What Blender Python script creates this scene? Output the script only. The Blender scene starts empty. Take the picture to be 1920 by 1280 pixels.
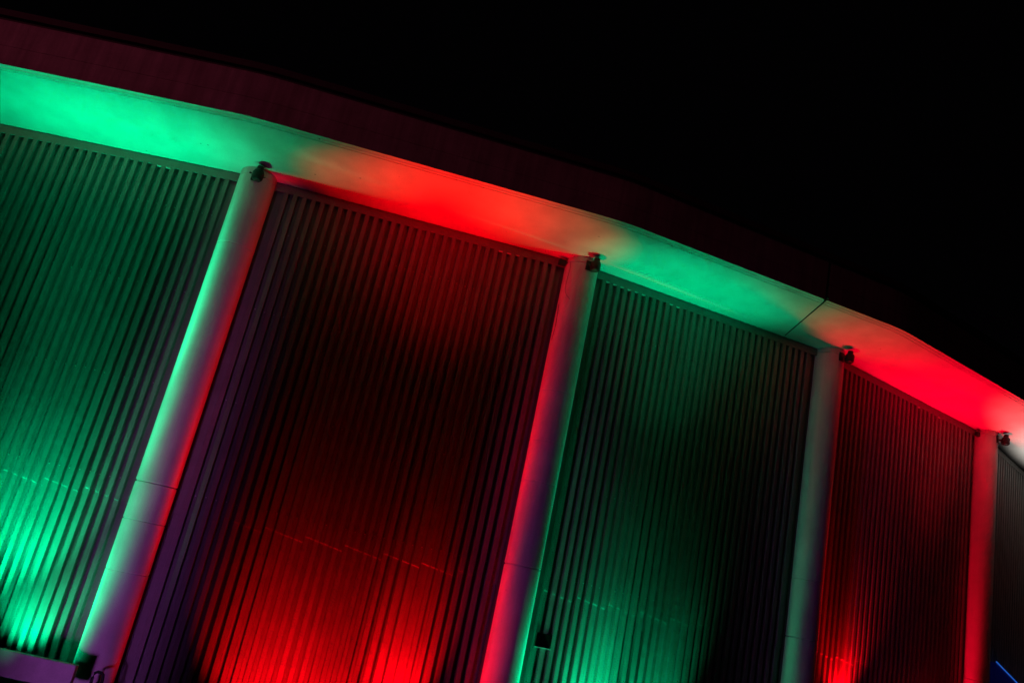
import bpy, bmesh, math, random
from mathutils import Vector, Matrix
random.seed(7)
S = bpy.context.scene
COL = S.collection
ZG = 6.2                      # camera height above the ground

# ------------------------------------------------------------------ camera
F_PX, PITCH, ROLL = 1560.05, 0.2950637, 0.2160548
cd = bpy.data.cameras.new('camera'); cam = bpy.data.objects.new('camera', cd); COL.objects.link(cam)
cd.sensor_width = 36.0; cd.sensor_fit = 'HORIZONTAL'; cd.lens = F_PX / 1920 * 36
cd.clip_start = 0.1; cd.clip_end = 2000
fw = Vector((0, math.cos(PITCH), math.sin(PITCH))); up0 = Vector((0, -math.sin(PITCH), math.cos(PITCH))); rx0 = Vector((1, 0, 0))
cR, sR = math.cos(ROLL), math.sin(ROLL)
rx = rx0 * cR + up0 * sR; upv = up0 * cR - rx0 * sR
M = Matrix((rx, upv, -fw)).transposed().to_4x4(); M.translation = (0, 0, ZG)
cam.matrix_world = M
S.camera = cam

# ------------------------------------------------------------------ night sky
w = bpy.data.worlds.new('World'); S.world = w; w.use_nodes = True
bg = w.node_tree.nodes['Background']; bg.inputs[0].default_value = (0.6, 0.45, 0.7, 1); bg.inputs[1].default_value = 0.0006
S.view_settings.view_transform = 'Standard'; S.view_settings.look = 'None'
S.view_settings.exposure = 0; S.view_settings.gamma = 1
S.cycles.max_bounces = 6; S.cycles.diffuse_bounces = 1

# ------------------------------------------------------------------ plan of the arena (regular polygon)
R0, CX, CY, P0, DP = 45.9016, -10.8910, 62.8422, -1.4712469, 0.1684049
HT = {-1: 7.56, 0: 7.713, 1: 7.940, 2: 8.085, 3: 7.996, 4: 7.54, 5: 6.95}
RC, EAVE, RISE = 0.40, 2.2547, 0.21
def colp(i):
    a = P0 + DP * i; n = Vector((math.cos(a), math.sin(a), 0))
    return Vector((CX, CY, ZG)) + R0 * n, n, Vector((-n.y, n.x, 0)), HT[i]
class Bay:
    def __init__(s, b):        # between column b-1 and column b
        s.c0, _, _, s.h0 = colp(b - 1); s.c1, _, _, s.h1 = colp(b)
        s.t = (s.c1 - s.c0).normalized(); s.L = (s.c1 - s.c0).length
        a = P0 + DP * (b - .5); s.n = Vector((math.cos(a), math.sin(a), 0))
    def h(s, t): return s.h0 + (s.h1 - s.h0) * t / s.L
    def P(s, t, n, z): return s.c0 + s.t * t + s.n * n + Vector((0, 0, z))
def CP(i, t, n, z):
    c, nn, tt, h = colp(i); return c + tt * t + nn * n + Vector((0, 0, z))
BAYS = {b: Bay(b) for b in range(0, 6)}

# ------------------------------------------------------------------ lamps: the coloured floodlights at the foot of the facade
GREEN = (0.0, 1.0, 0.38); RED = (1.0, 0.0, 0.004); RED_FAR = (1.0, 0.0, 0.02); WHITE = (1.0, 0.93, 0.84)
def spot(b, t, n, z, col, power, size, blend, aim, sx=1.0, sy=1.0, rad=.10, name='floodlight_beam'):
    """floodlight with an elliptical beam: sx narrows it sideways, sy up and down (or away from the wall)"""
    L = bpy.data.lights.new(name, 'SPOT'); L.color = col; L.energy = power; L.spot_size = math.radians(size); L.spot_blend = blend
    L.shadow_soft_size = rad
    o = bpy.data.objects.new(name, L); COL.objects.link(o)
    B = BAYS[b]; p = B.P(t, n, z); d = (B.P(*aim) - p).normalized()
    x = B.t.copy() if d.z > .98 else d.cross(Vector((0, 0, 1)))
    x = (x - d * x.dot(d)).normalized(); y = (-d).cross(x)
    m = Matrix((x * sx, y * sy, -d)).transposed().to_4x4(); m.translation = p; o.matrix_world = m
def el(a, b): return math.tan(math.radians(a / 2)) / math.tan(math.radians(b / 2))
def soffit_beam(b, t, n, z, along, across, na, col, power, blend=1.0):
    spot(b, t, n, z, col, power, along, blend, (t, na, 8), 1, el(across, along))
def washer(b, t, n, z, elev, tall, wide, col, power):
    spot(b, t, n, z, col, power, tall, 1, (t, n - 1.0, z + math.tan(math.radians(elev))), el(wide, tall), 1)
def column_beam(b, t, n, z, side, aim_z, col, power, high=36, wide=5.5):
    spot(b, t, n, z, col, power, high, 1, (BAYS[b].L if side > 0 else 0, .03, aim_z), el(wide, high), 1)
# soffit beams
soffit_beam(0, 5.0, 1.0, -3, 36, 20, .75, GREEN, 3500)
soffit_beam(0, 3.2, 1.0, -3, 52, 24, 1.0, GREEN, 1800)
soffit_beam(0, 5.6, 1.0, -3, 40, 26, 1.8, GREEN, 2300)
soffit_beam(0, 5.0, .75, -3, 72, 24, 1.2, GREEN, 1300)
soffit_beam(1, 4.6, 1.9, -3, 42, 20, 1.0, RED, 2900, .55)
soffit_beam(1, 4.4, 1.9, -3, 28, 22, 1.3, RED, 5600)
soffit_beam(2, 2.6, 1.4, -3, 36, 17, .75, GREEN, 2900)
soffit_beam(2, 3.0, 1.4, -3, 42, 24, 1.5, GREEN, 700)
soffit_beam(2, 2.6, 1.4, -3, 72, 24, 1.4, GREEN, 700)
soffit_beam(3, 4.8, .80, -2, 34, 14, .55, RED_FAR, 1800)
soffit_beam(3, 4.4, .70, -2, 66, 17, .9, RED_FAR, 2300, .8)
soffit_beam(3, 4.8, .90, -2, 50, 24, 1.4, RED_FAR, 2200)
soffit_beam(3, 4.2, .70, -2, 70, 22, 1.4, RED_FAR, 3400, .5)
soffit_beam(4, 2.5, 1.9, -2, 36, 15, 1.3, WHITE, 2900)
soffit_beam(4, 3.0, 1.9, -2, 66, 19, 1.6, WHITE, 1700, .8)
# wall washers close to the ribs, tipped towards them so that they stay off the soffit
washer(0, 6.3, .60, -3.1, 58, 52, 70, GREEN, 480)
washer(0, 4.7, .70, -3.1, 68, 42, 80, GREEN, 1900)
washer(0, 5.8, .80, -3.1, 74, 28, 50, GREEN, 2500)
washer(1, 2.9, 1.0, -4.0, 62, 50, 66, RED, 950)
washer(1, 5.6, .60, -3.3, 66, 46, 60, RED, 1500)
washer(1, 4.2, 1.0, -3.8, 60, 50, 90, RED, 800)
washer(2, 2.0, .65, -3.0, 68, 44, 56, GREEN, 1000)
washer(2, 3.4, .90, -3.0, 62, 50, 70, GREEN, 420)
washer(3, 1.6, .16, -.85, 66, 100, 100, RED, 950)
washer(3, 4.5, 1.0, -2.5, 62, 50, 90, RED_FAR, 90)
# narrow beams that pick out the columns
column_beam(0, 3.2, .62, -3.0, 1, -1.6, GREEN, 2200, 36, 9)
column_beam(0, 3.4, 4.20, -2.4, 1, -.1, GREEN, 1700, 56, 8)
column_beam(0, 3.4, 4.20, -2.4, 1, 3.6, GREEN, 2900, 38, 5.6)
column_beam(0, 3.4, 4.20, -2.4, 1, 5.0, GREEN, 7000, 22, 2.8)
column_beam(1, 3.6, 1.0, -5.0, -1, -1.2, RED, 420)
column_beam(1, 3.6, 1.0, -5.0, -1, 3.0, RED, 1900, 34, 4)
column_beam(1, 2.6, 1.0, -4.5, -1, 4.6, RED, 2300, 24, 2.8)
column_beam(1, 3.0, 1.3, -5.0, 1, -1.2, RED, 2900, 36, 8)
column_beam(1, 3.0, 1.3, -5.0, 1, 3.2, RED, 3400, 34, 5)
column_beam(1, 1.5, 1.3, -4.5, 1, 5.2, RED, 4400, 26, 2.8)
column_beam(2, 4.0, .5, -5.0, -1, -1.2, GREEN, 4200, 36, 9)
column_beam(2, 4.0, .5, -5.0, -1, 3.2, GREEN, 2600, 32, 5)
column_beam(2, 3.0, 1.3, -5.0, 1, -1.2, GREEN, 420)
column_beam(2, 3.0, 1.3, -5.0, 1, 3.2, GREEN, 600, 32, 4)
column_beam(3, 4.0, .7, -5.0, -1, 1.8, RED, 9000, 30, 4.4)
column_beam(3, 3.0, .9, -5.0, 1, 2.2, RED_FAR, 3600, 44, 4.4)
# unseen spots added for purple and maroon glow, low in front and far left
def added_glow(loc, aim, col, power, size, sx=1, sy=1, rad=.6):
    L = bpy.data.lights.new('added_glow_spot', 'SPOT'); L.color = col; L.energy = power; L.spot_size = math.radians(size); L.spot_blend = 1; L.shadow_soft_size = rad
    o = bpy.data.objects.new('added_glow_spot', L); COL.objects.link(o)
    p = Vector(loc); d = (Vector(aim) - p).normalized(); x = d.cross(Vector((0, 0, 1))).normalized(); y = (-d).cross(x)
    m = Matrix((x * sx, y * sy, -d)).transposed().to_4x4(); m.translation = p; o.matrix_world = m
MAGENTA = (.66, .14, .90)
added_glow((-7.0, 6.5, 1.6), (-6.4, 17, 4.6), MAGENTA, 1150, 84, .15, 1)
added_glow((-7.0, 6.5, 1.6), (1.26, 18.4, 5.4), MAGENTA, 900, 66, .11, 1)
added_glow((-7.0, 6.5, 1.6), (8.4, 21.0, 6.0), MAGENTA, 900, 60, .08, 1)
added_glow((-7.0, 6.5, 1.6), (-6.25, 17, 9.3), (1, .22, .42), 620, 36, .24, 1)
added_glow((-22, -2, 15.6), (-7, 15, 14.8), (1, .11, .25), 1300, 70, 1, .17)

# ------------------------------------------------------------------ materials
def mat(name, base, rough=.7, var=.12, scale=3.0, bump=.1, bscale=40., speck=0., streak=0., metal=0., dent=False, spec=.3):
    m = bpy.data.materials.new(name); m.use_nodes = True; N = m.node_tree.nodes; L = m.node_tree.links
    b = N['Principled BSDF']; b.inputs['Roughness'].default_value = rough; b.inputs['Metallic'].default_value = metal
    b.inputs['Specular IOR Level'].default_value = spec
    tc = N.new('ShaderNodeTexCoord'); co = tc.outputs['Object']
    nz = N.new('ShaderNodeTexNoise'); nz.inputs['Scale'].default_value = scale; nz.inputs['Detail'].default_value = 6; L.new(co, nz.inputs['Vector'])
    rp = N.new('ShaderNodeMapRange'); L.new(nz.outputs['Fac'], rp.inputs[0])
    rp.inputs[1].default_value = .3; rp.inputs[2].default_value = .7; rp.inputs[3].default_value = 1 - var; rp.inputs[4].default_value = 1 + var
    val = rp.outputs[0]
    def mul(a, c):
        x = N.new('ShaderNodeMath'); x.operation = 'MULTIPLY'; L.new(a, x.inputs[0]); L.new(c, x.inputs[1]); return x.outputs[0]
    if streak:
        mp = N.new('ShaderNodeMapping'); mp.inputs['Scale'].default_value = (5, 5, .25); L.new(co, mp.inputs[0])
        n2 = N.new('ShaderNodeTexNoise'); n2.inputs['Scale'].default_value = 1.6; n2.inputs['Detail'].default_value = 5; L.new(mp.outputs[0], n2.inputs['Vector'])
        r2 = N.new('ShaderNodeMapRange'); L.new(n2.outputs['Fac'], r2.inputs[0]); r2.inputs[1].default_value = .35; r2.inputs[2].default_value = .65
        r2.inputs[3].default_value = 1 - streak; r2.inputs[4].default_value = 1 + streak * .6; val = mul(val, r2.outputs[0])
    if speck:
        v = N.new('ShaderNodeTexVoronoi'); v.inputs['Scale'].default_value = 1.7; L.new(co, v.inputs['Vector'])
        r3 = N.new('ShaderNodeMapRange'); L.new(v.outputs['Distance'], r3.inputs[0]); r3.inputs[1].default_value = .02; r3.inputs[2].default_value = .045
        r3.inputs[3].default_value = 1 - speck; r3.inputs[4].default_value = 1
        val = mul(val, r3.outputs[0])
    fine = N.new('ShaderNodeTexNoise'); fine.inputs['Scale'].default_value = bscale; fine.inputs['Detail'].default_value = 3; L.new(co, fine.inputs['Vector'])
    r4 = N.new('ShaderNodeMapRange'); L.new(fine.outputs['Fac'], r4.inputs[0]); r4.inputs[1].default_value = .3; r4.inputs[2].default_value = .7
    r4.inputs[3].default_value = 1 - var * .6; r4.inputs[4].default_value = 1 + var * .6; val = mul(val, r4.outputs[0])
    mx = N.new('ShaderNodeVectorMath'); mx.operation = 'SCALE'; mx.inputs[0].default_value = base; L.new(val, mx.inputs['Scale']); L.new(mx.outputs[0], b.inputs['Base Color'])
    bp = N.new('ShaderNodeBump'); bp.inputs['Strength'].default_value = bump; bp.inputs['Distance'].default_value = .01; L.new(fine.outputs['Fac'], bp.inputs['Height'])
    out = bp.outputs[0]
    if dent:
        # shallow hammered dents running down some of the ribs
        mp = N.new('ShaderNodeMapping'); mp.inputs['Scale'].default_value = (5.5, 5.5, 7.0); L.new(co, mp.inputs[0])
        dn = N.new('ShaderNodeTexNoise'); dn.inputs['Scale'].default_value = 1.0; dn.inputs['Detail'].default_value = 1; L.new(mp.outputs[0], dn.inputs['Vector'])
        mk = N.new('ShaderNodeTexNoise'); mk.inputs['Scale'].default_value = .45; L.new(co, mk.inputs['Vector'])
        r5 = N.new('ShaderNodeMapRange'); L.new(mk.outputs['Fac'], r5.inputs[0]); r5.inputs[1].default_value = .5; r5.inputs[2].default_value = .62
        hm = mul(dn.outputs['Fac'], r5.outputs[0])
        b2 = N.new('ShaderNodeBump'); b2.inputs['Strength'].default_value = .5; b2.inputs['Distance'].default_value = dent; L.new(hm, b2.inputs['Height']); L.new(out, b2.inputs['Normal']); out = b2.outputs[0]
    L.new(out, b.inputs['Normal'])
    return m
M_SOFFIT = mat('painted concrete soffit', (.62, .61, .59), .85, .11, 1.6, .2, 50, speck=.6)
M_FASCIA = mat('weathered concrete fascia', (.42, .39, .37), .9, .14, 2.0, .2, 45, streak=.18)
M_COLUMN = mat('painted concrete column', (.56, .55, .54), .8, .10, 1.8, .22, 55, speck=.3, streak=.07)
M_STEEL = mat('painted profiled steel', (.215, .215, .21), .5, .10, 2.5, .06, 30, streak=.12, dent=.015)
M_DENT = mat('dented profiled steel', (.215, .215, .21), .45, .10, 2.5, .06, 30, streak=.12, dent=.03)
M_FLASH = mat('painted steel flashing', (.22, .22, .215), .5, .10, 4, .06, 30)
M_TRIM = mat('dull steel trim', (.10,.10,.10), .6, .1, 4, .05, 30)
M_BLACK = mat('black powder coated metal', (.012, .012, .013), .45, .1, 8, .05, 60)
M_SCREW = mat('zinc screw heads', (.75, .75, .74), .35, .05, 8, .0, 60, spec=.5)
M_RUBBER = mat('dark joint sealant', (.03, .03, .03), .8, .1, 8, .05, 60)
M_GLASS = mat('dark lamp glass', (.02, .02, .02), .12, .05, 8, .0, 60, spec=.6)
M_CABLE = mat('grey cable sheath', (.08, .08, .08), .5, .1, 20, .05, 60)
M_SLOT_SHADE = mat('shade black slot fill', (.004, .004, .004), .95, .1, 8, .0, 60, spec=.05)  # near-black fill of the slot; the recess shade is put into its colour
M_FOAM = mat('pale closure strip', (.6, .6, .58), .8, .1, 20, .1, 60)
M_ROOF = mat('dark roofing felt', (.08, .08, .08), .9, .1, 3, .2, 60)
M_GROUND = mat('asphalt ground', (.05, .05, .05), .9, .2, .6, .3, 60)
M_BLUE = mat('blue canopy fabric', (.02, .05, .30), .7, .1, 3, .1, 60)
_b = M_BLUE.node_tree.nodes['Principled BSDF']; _b.inputs['Emission Color'].default_value = (.02, .03, 1, 1); _b.inputs['Emission Strength'].default_value = .012   # faint glow put into the fabric, no lamp inside
M_PARA = mat('cast concrete parapet', (.45, .43, .43), .9, .12, 4, .25, 50, speck=.5)
def emis(name, col, s):
    m = bpy.data.materials.new(name); m.use_nodes = True; b = m.node_tree.nodes['Principled BSDF']
    b.inputs['Base Color'].default_value = (.02, .02, .05, 1); b.inputs['Emission Color'].default_value = (*col, 1); b.inputs['Emission Strength'].default_value = s
    return m
M_LED = emis('blue light strip', (.02, .14, .70), .6)

# ------------------------------------------------------------------ helpers
def empty(name, loc, label=None, cat=None, group=None):
    o = bpy.data.objects.new(name, None); COL.objects.link(o); o.location = loc
    if label: o['label'] = label
    if cat: o['category'] = cat
    if group: o['group'] = group
    return o
class MB:
    def __init__(s): s.v = []; s.f = []; s.sm = []
    def quad(s, a, b, c, d): k = len(s.v); s.v += [a, b, c, d]; s.f.append((k, k+1, k+2, k+3)); s.sm.append(False)
    def grid(s, rows, closed=False, smooth=False):        # rows: lists of points
        k = len(s.v); m = len(rows[0])
        for r in rows: s.v += list(r)
        for i in range(len(rows) - 1):
            for j in range(m if closed else m - 1):
                j2 = (j + 1) % m
                s.f.append((k+i*m+j, k+i*m+j2, k+(i+1)*m+j2, k+(i+1)*m+j)); s.sm.append(smooth)
    def ngon(s, pts): k = len(s.v); s.v += list(pts); s.f.append(tuple(range(k, k+len(pts)))); s.sm.append(False)
    def box(s, o, ax, ay, az):                            # corner + three edge vectors
        p = [o, o+ax, o+ax+ay, o+ay]; q = [x+az for x in p]
        s.quad(p[3], p[2], p[1], p[0]); s.quad(*q)
        for i in range(4): j = (i+1) % 4; s.quad(p[i], p[j], q[j], q[i])
    def tube(s, pts, r, seg=10, cap=True):
        rows = []
        for i, p in enumerate(pts):
            d = (pts[min(i+1, len(pts)-1)] - pts[max(i-1, 0)]).normalized()
            a = d.cross(Vector((0, 0, 1)));  a = d.cross(Vector((1, 0, 0))) if a.length < .1 else a
            a.normalize(); b = d.cross(a); rr = r[i] if isinstance(r, (list, tuple)) else r
            rows.append([p + a*rr*math.cos(2*math.pi*k/seg) + b*rr*math.sin(2*math.pi*k/seg) for k in range(seg)])
        s.grid(rows, closed=True, smooth=True)
        if cap: s.ngon(rows[0]); s.ngon(rows[-1])
    def lathe(s, c, prof, seg=48, smooth=True, axis=None):   # prof: (radius, z)
        rows = [[c + Vector((r*math.cos(2*math.pi*k/seg), r*math.sin(2*math.pi*k/seg), z)) for k in range(seg)] for r, z in prof]
        s.grid(rows, closed=True, smooth=smooth)
    def build(s, name, m, parent=None, bevel=0, second=None):
        loc = parent.matrix_world.translation if parent is not None else Vector((0, 0, 0))
        if parent is not None:
            bpy.context.view_layer.update(); loc = parent.matrix_world.translation.copy()
        me = bpy.data.meshes.new(name); me.from_pydata([tuple(Vector(p) - loc) for p in s.v], [], s.f)
        for p, sm in zip(me.polygons, s.sm): p.use_smooth = sm
        if second:
            for p in me.polygons: p.material_index = 1 if p.index >= second[1] else 0
        bm = bmesh.new(); bm.from_mesh(me); bmesh.ops.remove_doubles(bm, verts=bm.verts, dist=1e-5); bmesh.ops.recalc_face_normals(bm, faces=bm.faces); bm.to_mesh(me); bm.free(); me.set_sharp_from_angle(angle=math.radians(22))
        me.materials.append(m)
        if second: me.materials.append(second[0])
        o = bpy.data.objects.new(name, me); COL.objects.link(o)
        if parent is not None: o.parent = parent
        if bevel:
            bv = o.modifiers.new('bevel', 'BEVEL'); bv.width = bevel; bv.segments = 2; bv.limit_method = 'ANGLE'
        return o
V = Vector
UP = V((0, 0, 1))

# ------------------------------------------------------------------ ground
g = MB(); g.quad(V((-900, -900, 0)), V((900, -900, 0)), V((900, 900, 0)), V((-900, 900, 0)))
go = g.build('ground', M_GROUND); go['kind'] = 'structure'

# ------------------------------------------------------------------ the arena: one building with its parts
c2 = colp(2)[0]
arena = empty('arena_building', (c2.x, c2.y, 0), 'curved arena with round columns, ribbed steel walls and a concrete eave lit green and red', 'building')

# walls ------------------------------------------------------------
PITCH_R = .206; CREST, WEB, VAL, DEPTH = .094, .016, .080, .098
OFF = -.03
def wall(b):
    B = BAYS[b]; t0, t1 = .47, B.L - .47
    n_r = int((t1 - t0) / PITCH_R); start = t0 + ((t1 - t0) - (n_r * PITCH_R - VAL - 2*WEB)) / 2
    pts = [(t0 - .28, OFF - DEPTH)]
    pts.append((start - WEB, OFF - DEPTH))
    for k in range(n_r):
        s = start + k * PITCH_R; j = random.uniform(-.002, .002)
        pts += [(s, OFF + j), (s + CREST, OFF + j)]
        if k < n_r - 1: pts += [(s + CREST + WEB, OFF - DEPTH), (s + CREST + WEB + VAL, OFF - DEPTH)]
    pts += [(s + CREST + WEB, OFF - DEPTH), (t1 + .28, OFF - DEPTH)]
    m = MB()
    # lower sheets
    m.grid([[B.P(t, n, -ZG) for t, n in pts], [B.P(t, n, .60) for t, n in pts]])
    # upper sheets lap over the lower ones, every sheet is four ribs wide and hangs a little askew
    group, cur = [], []
    for i in range(len(pts) - 1):
        gi = int((pts[i][0] - start + .02) // (PITCH_R * 4))
        if not group or group[-1][0] != gi: group.append((gi, [i]))
        else: group[-1][1].append(i)
    for gi, idx in group:
        e = .013 + (gi % 2) * .003; dz = random.uniform(-.015, .015)
        loc = pts[idx[0]:idx[-1] + 2]
        zb = [.36 + dz - .13 * ((t - (start + gi * PITCH_R * 4)) / (PITCH_R * 4)) for t, n in loc]
        rows = [[B.P(t, n + .0005, z) for (t, n), z in zip(loc, zb)], [B.P(t, n + e, z + .015) for (t, n), z in zip(loc, zb)], [B.P(t, n + e, z + .034) for (t, n), z in zip(loc, zb)], [B.P(t, n + e, B.h(t) + .02) for t, n in loc]]
        m.grid(rows)
    # screw heads: a row just above the lap and another higher up, mostly in the troughs
    scr = []
    for row, zr in enumerate((.68, 2.7, 4.75, 6.6)):
        for k in range(n_r - 1):
            if random.random() < .12: continue
            tc_ = start + k * PITCH_R + CREST + WEB + VAL / 2; scr.append((tc_, OFF - DEPTH + .014, zr + random.uniform(-.012, .012)))
    n_wall = len(m.f)
    for tc_, nn_, z in scr:
        p = B.P(tc_, nn_, z); r = .011
        ring = [p + B.t * (r * math.cos(q * math.pi / 3)) + UP * (r * math.sin(q * math.pi / 3)) for q in range(6)]
        m.ngon([q + B.n * .012 for q in ring])
        for q in range(6): m.quad(ring[q], ring[(q+1) % 6], ring[(q+1) % 6] + B.n * .012, ring[q] + B.n * .012)
    wo = m.build('wall_panel', M_DENT if b == 2 else M_STEEL, arena, second=(M_SCREW, n_wall))
    # flashing along the top: fascia strip, recess above it
    fl = MB(); f0 = OFF - DEPTH - .03; f1 = OFF + .02; a0, a1 = .30, B.L - .30
    def bar(z0, z1, n0, n1):
        ss = [a0 + (a1 - a0) * k / 8 for k in range(9)]
        rows = [[B.P(t, n1, B.h(t) + z0), B.P(t, n1, B.h(t) + z1), B.P(t, n0, B.h(t) + z1), B.P(t, n0, B.h(t) + z0)] for t in ss]
        fl.grid(rows, closed=True); fl.ngon(rows[0]); fl.ngon(rows[-1])
    bar(-.205, -.03, f1 - .03, f1); bar(-.0295, .03, f1 - .06, f1 - .022)
    fl.build('flashing', M_FLASH, wo)
    # closure foam poking out of a few troughs
    sel = {0: (1, 2, 3, 24, 25), 1: (24, 25, 26), 2: (0, 1, 2, 3, 4, 5, 9, 10), 3: (17, 22)}.get(b, ())
    for k in (range(n_r - 1)):
        kk = k if b != 0 else k - (n_r - 33)
        if kk in sel:
            s = start + k * PITCH_R + CREST; zt = B.h(s) - .2055; wd = 2*WEB + VAL
            d = random.uniform(.01, .03)
            fo = MB(); fo.box(B.P(s + .006, OFF - .03, zt - d), B.t * (wd - .012), B.n * .04, UP * (d - .002)); fo.build('closure_strip', M_FOAM, wo)
    # vertical edge trims next to the columns
    for tt, sg in ((.36, 1), (B.L - .36, -1)):
        tr = MB(); tr.box(B.P(tt + sg * .0, OFF - DEPTH - .02, -ZG), B.t * (sg * .10), B.n * .05, UP * (ZG + B.h(tt) - .21)); tr.build('edge_trim', M_TRIM, wo)
    return wo
for b in range(0, 6): wall(b)

# columns ----------------------------------------------------------
SEAMS = {0: [(.71, 1), (-.03, .5), (-1.0, .2), (5.92, .25)], 1: [(.73, 1), (2.54, .35), (3.46, .25), (4.63, .35)], 2: [(.58, 1), (1.98, .5)], 3: [(.6, .8), (2.3, .3)]}
def column(i):
    c, n, t, h = colp(i)
    prof = [(RC, -ZG)]
    for z, k in sorted(SEAMS.get(i, [(.65, 1)])):
        d = .020 * k + .004; ww = .012 + .008 * k
        prof += [(RC, z - ww - .03), (RC, z - ww), (RC - d, z - ww * .6), (RC - d, z + ww * .4), (RC + .003 * k, z + ww), (RC + .002 * k, z + ww * 4), (RC, z + .15)]
    prof += [(RC, h - .18), (RC, h - .145), (RC - .012, h - .14), (RC - .012, h - .125), (RC, h - .12), (RC, h + .10)]
    m = MB(); m.lathe(c, prof, 64); o = m.build('column', M_COLUMN, arena)
    return o
for i in range(-1, 6): column(i)

# eave: soffit, fascia, roof edge -----------------------------------
path = []                                                  # (centre, normal(not unit), h)
ids = list(range(-1, 6))
def lerp(a, b, k): return a + (b - a) * k
base = []
for i in ids:
    c, n, t, h = colp(i); base.append((c, n, h))
for k, (c, n, h) in enumerate(base):
    if k == 0 or k == len(base) - 1:
        path.append((c, n, h)); continue
    pv, nx = base[k-1], base[k+1]; fr = .055
    A = [lerp(base[k][j], pv[j], fr) for j in range(3)]; C_ = [lerp(base[k][j], nx[j], fr) for j in range(3)]
    # straight run since the last corner
    last = path[-1]
    for q in range(1, 6): path.append(tuple(lerp(last[j], A[j], q / 6) for j in range(3)))
    for q in range(7):
        u = q / 6; path.append(tuple(A[j]*(1-u)**2 + base[k][j]*2*u*(1-u) + C_[j]*u*u for j in range(3)))
def sweep(m, prof, closed=False, smooth=False):
    rows = [[c + n * pn + V((0, 0, h + pz)) for pn, pz in prof] for c, n, h in path]
    m.grid(rows, closed=closed, smooth=smooth)
    if closed: m.ngon(rows[0]); m.ngon(rows[-1])
D = EAVE
sl = RISE / D
so = MB()
sweep(so, [(-1.2, -1.2*sl + .0), (-.3, -.3*sl), (.6, .6*sl), (1.4, 1.4*sl), (D - .17, (D-.17)*sl), (D - .165, (D-.165)*sl + .012), (D - .135, (D-.135)*sl + .012), (D - .13, (D-.13)*sl + .004),
           (D - .085, (D-.085)*sl + .004), (D - .07, RISE + .012), (D - .004, RISE + .03)])
soffit = so.build('soffit', M_SOFFIT, arena)
fa = MB()
sweep(fa, [(D - .05, RISE + .05), (D, RISE + .028), (D, RISE + .425), (D - .010, RISE + .428), (D - .010, RISE + .442), (D, RISE + .445), (D, RISE + 1.0), (D - .02, RISE + 1.02), (D - .16, RISE + 1.03), (D - .30, RISE + .6)], closed=True)
fascia = fa.build('fascia', M_FASCIA, arena)
rp = MB()
sweep(rp, [(D - .17, RISE + .9), (D - .17, RISE + 1.15), (D - .06, RISE + 1.155), (D - .06, RISE + 1.30), (D - .30, RISE + 1.34), (-6, 1.9), (-6, 1.0), (D - .5, RISE + .9)], closed=True)
roof = rp.build('roof_edge', M_ROOF, arena)
# joint clips on the roof edge strip
# expansion joint over the third bay
ej = MB()
J0, J1 = (-1.60, -.05), (-2.56, 2.22)
def jz(t, n):
    B = BAYS[2]; return B.h(max(0, min(B.L, B.L + t))) + n * sl
pa, pb = CP(2, J0[0], J0[1], jz(*J0) - .004), CP(2, J1[0], J1[1], jz(*J1) - .004)
dv = (pb - pa).normalized(); sd = dv.cross(UP).normalized()
ej.box(pa - sd * .010, (pb - pa), sd * .020, UP * .05)
ej.build('expansion_joint', M_RUBBER, soffit)
ej = MB()
pz = CP(2, -2.585, 0, 0); B2 = BAYS[2]
tl = (pz - B2.c0).dot(B2.t); rimp = lerp(B2.c0 + colp(1)[1] * D, B2.c1 + colp(2)[1] * D, (B2.L - 2.37) / B2.L); rimp.z = ZG
hz = B2.h(B2.L - 2.37)
ej.box(rimp + B2.n * (-.02) + UP * (hz + RISE + .02) - B2.t * .015, B2.t * .03, B2.n * .03, UP * 1.0)
ej.build('expansion_joint', M_RUBBER, fascia)

# canopy with its concrete parapet at the foot of the first bay -----
cp = MB()
ca = CP(0, -.035, 1.10, -2.635); cb = CP(0, -8.2, .78, -2.06 - .5)
dv = cb - ca; nn = colp(0)[1]
for (A, Bq, ht, th) in ((ca, cb, .42, .16),):
    cp.box(A, dv, -nn * th, UP * -ht)
pp = cp.build('canopy_parapet', M_PARA, arena, bevel=.008)
cs = MB(); cs.box(CP(0, -.15, .90, -3.55), CP(0, -8.2, .90, -3.55) - CP(0, -.15, .90, -3.55), -nn * 1.0, UP * .2); cs.build('canopy_deck', M_TRIM, arena)

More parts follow.
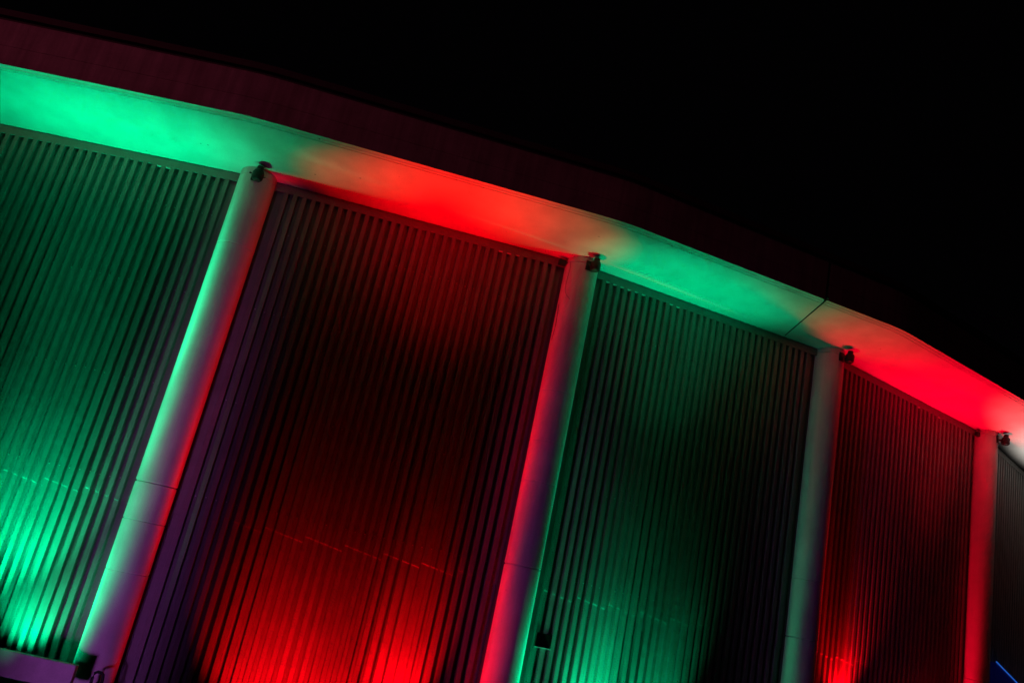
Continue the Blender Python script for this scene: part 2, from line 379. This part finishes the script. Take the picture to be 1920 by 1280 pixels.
# ------------------------------------------------------------------ small black spotlights on the column heads
def head_light(i, label):
    c, n, t, h = colp(i)
    root = empty('spotlight', CP(i, .1, .42, h - .2), label, 'spotlight', 'black spotlights on the column heads')
    b = MB(); p = CP(i, .02, .0, 0)
    # clamp plate curved round the column
    rows = []
    for k in range(9):
        a = math.radians(-13 + k * 3.25); d = n * math.cos(a + .1) + t * math.sin(a + .1)
        rows.append([c + d * (RC + .002) + UP * (h - .30), c + d * (RC + .035) + UP * (h - .30), c + d * (RC + .035) + UP * (h - .07), c + d * (RC + .002) + UP * (h - .07)])
    b.grid(rows, closed=True); b.ngon(rows[0]); b.ngon(rows[-1])
    b.build('mounting_plate', M_BLACK, root)
    a = MB(); a.tube([CP(i, .05, .40, h - .20), CP(i, .10, .50, h - .20), CP(i, .12, .56, h - .19)], .035, 10); a.build('arm', M_BLACK, root)
    hd = MB(); q = CP(i, .12, .60, h); tl = (n * .10 + t * .05)
    prof = [(.045, -.015), (.070, -.03), (.075, -.10), (.105, -.13), (.120, -.17), (.120, -.30), (.105, -.335), (.09, -.345)]
    rows = [[q + tl * (z + .18) * .6 + UP * z + (n * math.cos(2*math.pi*k/20) + t * math.sin(2*math.pi*k/20)) * r for k in range(20)] for r, z in prof]
    hd.grid(rows, closed=True, smooth=True); hd.ngon(rows[0]); hd.ngon(rows[-1]); ho = hd.build('housing', M_BLACK, root)
    ln = MB(); rr = [q + tl * (-.347 + .18) * .6 + UP * -.348 + (n * math.cos(2*math.pi*k/20) + t * math.sin(2*math.pi*k/20)) * .08 for k in range(20)]; ln.ngon(rr); ln.build('lens', M_GLASS, root)
    yk = MB()
    yk.tube([CP(i, .12 - .13, .59, h - .25), CP(i, .12 - .13, .50, h - .20), CP(i, .09, .455, h - .19), CP(i, .15, .455, h - .19), CP(i, .12 + .13, .50, h - .20), CP(i, .12 + .13, .59, h - .25)], .012, 8)
    yk.build('yoke', M_BLACK, root)
    kb = MB(); kb.tube([CP(i, -.02, .60, h - .22), CP(i, -.07, .61, h - .22)], .02, 8); kb.build('knob', M_BLACK, root)
    return root
LBL = {0: 'black spotlight on the head of the widest column, the one lit half green half purple',
       1: 'black spotlight on the head of the pink red column with a green right edge',
       2: 'black spotlight on the head of the dim grey green column beside the soffit joint',
       3: 'black spotlight on the head of the narrow bright red column at far right'}
for i in range(4): head_light(i, LBL[i])

# junction boxes at the left of column heads
def junction(i, tt, nn_, label, s=1.0):
    c, n, t, h = colp(i); root = empty('junction_box', CP(i, tt, nn_, h - .17), label, 'junction box', 'junction boxes by the column heads')
    m = MB(); m.box(CP(i, tt - .09*s, nn_ - .04, h - .23), t * .18*s, n * .09, UP * .15 * s); m.build('box', M_BLACK, root, bevel=.01)
    k = MB(); k.tube([CP(i, tt + .09*s, nn_, h - .15), CP(i, tt + .14, nn_ + .03, h - .12), CP(i, tt + .2, nn_ + .06, h - .14)], .014, 8); k.build('conduit', M_BLACK, root)
junction(1, -.52, .03, 'small dark junction box left of the pink red column head')
junction(3, -.50, .03, 'small dark junction box left of the bright red column head', .9)

# cables
def cable(name, pts, r, m, label):
    mb = MB()
    fine = []
    for k in range(len(pts) - 1):
        p0 = pts[max(k-1, 0)]; p1 = pts[k]; p2 = pts[k+1]; p3 = pts[min(k+2, len(pts)-1)]
        for q in range(6):
            u = q / 6; fine.append(.5 * ((2*p1) + (p2-p0)*u + (2*p0-5*p1+4*p2-p3)*u*u + (3*p1-p0-3*p2+p3)*u*u*u))
    fine.append(pts[-1]); mb.tube(fine, r, 8)
    o = mb.build(name, m); o['label'] = label; o['category'] = 'cable'; return o
def oncol(i, lat, z, out=.012):                            # point on the camera-facing skin of a column
    c, n, t, h = colp(i); d = V((-c.x, -c.y, 0)).normalized(); l = V((d.y, -d.x, 0)); l = -l
    l = V((-d.y, d.x, 0))
    lat = max(-RC * .98, min(RC * .98, lat))
    return c + l * lat + d * (math.sqrt(RC*RC - lat*lat) + out) + UP * z
h1 = HT[1]
cable('cable', [oncol(1, -.30, h1-.12), oncol(1, -.27, h1-.28), oncol(1, -.29, h1-.70), oncol(1, -.257, h1-.94), oncol(1, -.13, h1-1.10)], .004, M_BLACK, 'thin black loose cable hanging down the pink red column head')
cable('cable', [oncol(1, -.36, h1-1.2), oncol(1, -.34, h1-1.7), oncol(1, -.36, h1-2.1)], .007, M_BLACK, 'short dark cable clipped lower on the left edge of the pink red column')
h3 = HT[3]; B4 = BAYS[4]
cable('cable', [CP(3, .40, .10, 5.2), CP(3, .42, .08, 3.2), CP(3, .43, .08, 2.2), B4.P(.55, .28, 1.75), B4.P(.85, .32, 1.25)], .008, M_CABLE, 'thin pale cable dropping along the bright red column towards the blue canopy')

# wall slot with a bent sill in the third bay
B = BAYS[2]
vent = empty('wall_vent', B.P(.83, OFF, -.65), 'small dark slot with a bright sill low in the green lit ribs', 'vent')
m = MB(); t0v = .66; wv = .33
m.box(B.P(t0v, OFF - DEPTH + .02, -.80), B.t * wv, B.n * (DEPTH - .008), UP * .28); m.build('opening', M_SLOT_SHADE, vent)
m = MB(); m.box(B.P(t0v - .01, OFF - .02, -.825), B.t * (wv + .03), B.n * .075, UP * .022); m.build('sill', M_FOAM, vent)

# floodlight at the foot of the first column: yoke standing up, housing below
yl = empty('floodlight', CP(0, .25, .62, -3.3), 'black floodlight with an upright yoke at the foot of the green and purple column', 'floodlight')
m = MB()
yk = [(-.09, -3.3), (-.09, -2.85), (-.075, -2.765), (-.03, -2.74), (.03, -2.745), (.075, -2.775), (.09, -2.85), (.09, -3.3)]
c0t = .26
rows = []
m.tube([CP(0, c0t + a, .62, z) for a, z in yk], .028, 10); m.build('yoke', M_BLACK, yl)
m = MB(); m.box(CP(0, c0t - .08, .55, -3.34), colp(0)[2] * .16, colp(0)[1] * .16, UP * .26); m.build('housing', M_BLACK, yl, bevel=.015)

# blue canopy in front of the last bay
B = BAYS[4]
aw = empty('blue_canopy', B.P(2.4, .5, .3), 'sloping dark blue canopy with a glowing blue edge in front of the last wall', 'canopy')
ra, rb = B.P(.80, .30, 1.235), B.P(4.6, .30, .335)
m = MB(); th = B.n * -.2
lo = [ra, rb, B.P(4.6, .30, -1.8), B.P(.80, .30, -1.8)]
m.ngon(lo); m.ngon([p + th for p in lo])
for k in range(4): m.quad(lo[k], lo[(k+1) % 4], lo[(k+1) % 4] + th, lo[k] + th)
m.build('side_panel', M_BLUE, aw)
m = MB(); m.tube([lerp(ra, rb, k / 8) + B.n * .02 + UP * .02 for k in range(9)], .020, 10); m.build('light_strip', M_LED, aw)
